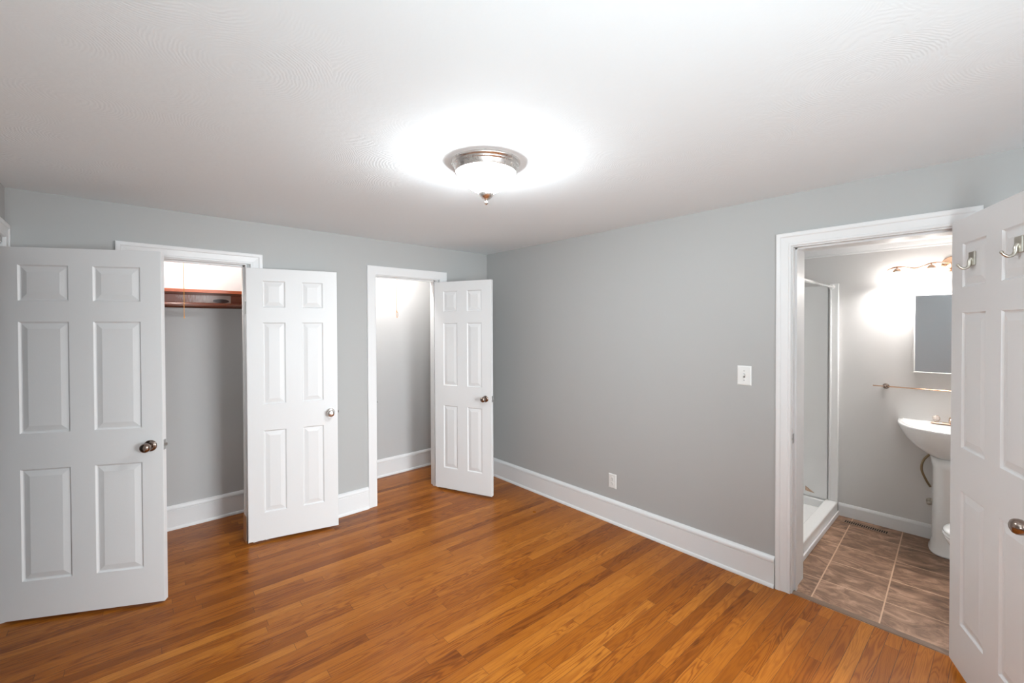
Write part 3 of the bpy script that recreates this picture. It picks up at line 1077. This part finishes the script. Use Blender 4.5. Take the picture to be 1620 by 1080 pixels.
obj('overflow_ring', (lambda b_: (lathe(b_, [(0.012, 0), (0.012, 0.003), (0.006, 0.004), (0, 0.004)], (-0.372, 0.0, 0.850), (0.9, 0, 0.45), 20), b_)[1])(bmesh.new()), 'warmnickel', snk)

fc = thing('sink_faucet', 'small copper-toned faucet with clear knob handles on the sink', 'faucet', (BX - 0.075, SY, 0.8845))
obj('faucet_base', boxes((-0.026, 0.026, -0.080, 0.105, 0.0, 0.012)), 'warmnickel', fc, bevel=0.005, seg=3)
bm = bmesh.new()
tube(bm, smooth_path([(0, 0, 0.008), (0, 0, 0.035), (-0.03, 0, 0.052), (-0.085, 0, 0.050), (-0.105, 0, 0.036)], 6), 0.011, 14)
obj('faucet_spout', bm, 'warmnickel', fc, smooth=True)
for s in (0.078, -0.060):
    bm = bmesh.new()
    lathe(bm, [(0.012, 0.010), (0.012, 0.020), (0.020, 0.024), (0.0235, 0.034), (0.022, 0.048), (0.016, 0.055), (0, 0.056)], (0, s, 0), n=10)
    h_ = obj('faucet_handle', bm, 'acrylic', fc)
    bm = bmesh.new()
    lathe(bm, [(0.008, 0.0562), (0.008, 0.058), (0, 0.0585)], (0, s, 0), n=14)
    obj('handle_cap', bm, 'copper', h_)

bm = bmesh.new()
tube(bm, smooth_path([(BX - 0.03, -3.395, 0.40), (BX - 0.06, -3.375, 0.45), (BX - 0.085, -3.352, 0.53), (BX - 0.085, -3.362, 0.60), (BX - 0.08, -3.40, 0.66)], 8), 0.0075, 12)
tag(obj('supply_hose', bm, 'hose', smooth=True), 'curved brown water hose behind the sink pedestal', 'hose')
bm = bmesh.new()
lathe(bm, [(0.022, 0), (0.022, 0.004), (0.009, 0.008), (0.009, 0.05), (0.014, 0.052), (0.014, 0.07), (0, 0.07)], (BX - 0.001, -3.392, 0.285), (-1, 0, 0), 20)
tag(obj('shutoff_valve', bm, 'hookm', smooth=True), 'small grey shutoff valve low behind the sink pedestal', 'valve')

# ------------------------------------------------------------------ mirror, towel bar, vanity light
mr_ = thing('wall_mirror', 'rectangular white-edged mirror cabinet over the sink', 'mirror', (BX, -3.50, 1.54))
obj('mirror_frame', boxes((-0.022, -0.001, -0.202, 0.202, -0.295, -0.287), (-0.022, -0.001, -0.202, 0.202, 0.287, 0.295),
                          (-0.022, -0.001, -0.202, -0.194, -0.287, 0.287), (-0.022, -0.001, 0.194, 0.202, -0.287, 0.287)), 'china', mr_, bevel=0.002)
obj('mirror_glass', boxes((-0.019, -0.002, -0.194, 0.194, -0.287, 0.287)), 'mirror', mr_)

tb = thing('towel_bar', 'thin peach-coloured towel bar beneath the mirror', 'towel bar', (BX, -3.12, 1.122))
bm = bmesh.new()
tube(bm, [(-0.058, 0.055, 0.004), (-0.058, -0.60, 0.004)], 0.0045, 12)
obj('bar_rail', bm, 'copper', tb, smooth=True)
for y in (-0.018, -0.56):
    bm = bmesh.new()
    lathe(bm, [(0.0215, 0.001), (0.0215, 0.006), (0.017, 0.012), (0.010, 0.020), (0.010, 0.050), (0.012, 0.056), (0.010, 0.066), (0, 0.067)], (0, y, 0), (-1, 0, 0), 24)
    obj('bar_post', bm, 'bronze', tb, smooth=True)

vl = thing('vanity_light', 'wavy copper-toned vanity light with lit glass shades above the mirror', 'wall lamp', (BX, -3.50, 2.05))
bm = bmesh.new()
lathe(bm, [(0.058, 0.001), (0.058, 0.010), (0.050, 0.018), (0.030, 0.024), (0.012, 0.026), (0.012, 0.095), (0, 0.096)], (0, 0, -0.002), (-1, 0, 0), 40)
obj('back_plate', bm, 'copper', vl, smooth=True)
bm = bmesh.new()
XB = -0.105
wv = [(0.345, -0.022), (0.315, -0.006), (0.285, -0.001), (0.245, -0.006), (0.205, -0.018), (0.175, -0.018), (0.145, -0.008), (0.105, 0.008), (0.06, 0.008), (0.0, 0.000),
      (-0.06, -0.008), (-0.105, -0.008), (-0.145, 0.008), (-0.175, 0.018), (-0.205, 0.018), (-0.245, 0.006), (-0.285, 0.001), (-0.315, 0.006), (-0.345, 0.022)]
tube(bm, smooth_path([(XB, y, z) for y, z in wv], 4), 0.0052, 12)
obj('wavy_bar', bm, 'copper', vl, smooth=True)
for y, z in ((0.290, -0.001), (0.103, 0.008), (-0.103, -0.008), (-0.290, 0.001)):
    bm = bmesh.new()
    lathe(bm, [(0.004, 0.0), (0.004, -0.010), (0.012, -0.014), (0.021, -0.022), (0.0255, -0.034), (0.0255, -0.040), (0, -0.040)], (XB, y, z), n=28)
    cp = obj('shade_cap', bm, 'warmnickel', vl, smooth=True)
    bm = bmesh.new()
    lathe(bm, [(0.024, -0.0405), (0.028, -0.050), (0.036, -0.075), (0.046, -0.105), (0.054, -0.128)], (XB, y, z), n=32)
    bmesh.ops.delete(bm, geom=[f for f in bm.faces if len(f.verts) > 4], context='FACES_ONLY')
    gs = obj('glass_shade', bm, 'vglow', cp, smooth=True)
    so_ = gs.modifiers.new('thickness', 'SOLIDIFY')
    so_.thickness = 0.003
    bm = bmesh.new()
    lathe(bm, [(0.010, -0.045), (0.012, -0.060), (0.024, -0.082), (0.028, -0.098), (0.022, -0.114), (0.010, -0.122), (0, -0.124)], (XB, y, z), n=24)
    obj('light_bulb', bm, 'vbulb', cp, smooth=True)

# ------------------------------------------------------------------ toilet (its bowl tip shows past the door)
TX = 0.635
tl = thing('toilet', 'white toilet whose bowl front shows beside the sink pedestal', 'toilet', (TX, -3.50, 0))
def ell(hw, l0, l1, z, n=40, pw=2.2):
    pts = []
    for i in range(n):
        a = 2 * PI * i / n
        c_, s_ = math.cos(a), math.sin(a)
        x = hw * math.copysign(abs(c_) ** (2 / pw), c_)
        y = (l1 if s_ > 0 else l0) * abs(s_) ** (2 / pw)
        pts.append((x, -0.27 + (y if s_ > 0 else -y), z))
    return pts


bm = bmesh.new()
loft(bm, [ell(0.115, 0.28, 0.14, 0.001), ell(0.112, 0.28, 0.14, 0.03), ell(0.095, 0.25, 0.12, 0.10), ell(0.105, 0.22, 0.14, 0.19), ell(0.145, 0.20, 0.20, 0.27), ell(0.172, 0.19, 0.245, 0.33),
          ell(0.180, 0.19, 0.262, 0.365), ell(0.180, 0.19, 0.262, 0.375), ell(0.150, 0.16, 0.23, 0.377), ell(0.10, 0.12, 0.17, 0.30), ell(0.04, 0.05, 0.07, 0.24)])
obj('toilet_bowl', bm, 'china', tl, smooth=True)
bm = bmesh.new()
loft(bm, [ell(0.182, 0.20, 0.264, 0.378), ell(0.187, 0.205, 0.270, 0.384), ell(0.187, 0.205, 0.270, 0.392), ell(0.182, 0.20, 0.264, 0.397)])
obj('toilet_seat', bm, 'china', tl, smooth=True)
bm = bmesh.new()
loft(bm, [ell(0.182, 0.20, 0.262, 0.3975), ell(0.186, 0.205, 0.268, 0.402), ell(0.184, 0.203, 0.265, 0.412), ell(0.16, 0.18, 0.24, 0.418)])
obj('toilet_lid', bm, 'china', tl, smooth=True)
obj('toilet_tank', boxes((-0.21, 0.21, -0.66, -0.475, 0.38, 0.74)), 'china', tl, bevel=0.02, seg=3)
obj('tank_lid', boxes((-0.22, 0.22, -0.67, -0.465, 0.741, 0.775)), 'china', tl, bevel=0.008, seg=3)
obj('tank_foot', boxes((-0.13, 0.13, -0.66, -0.40, 0.28, 0.379)), 'china', tl, bevel=0.01)
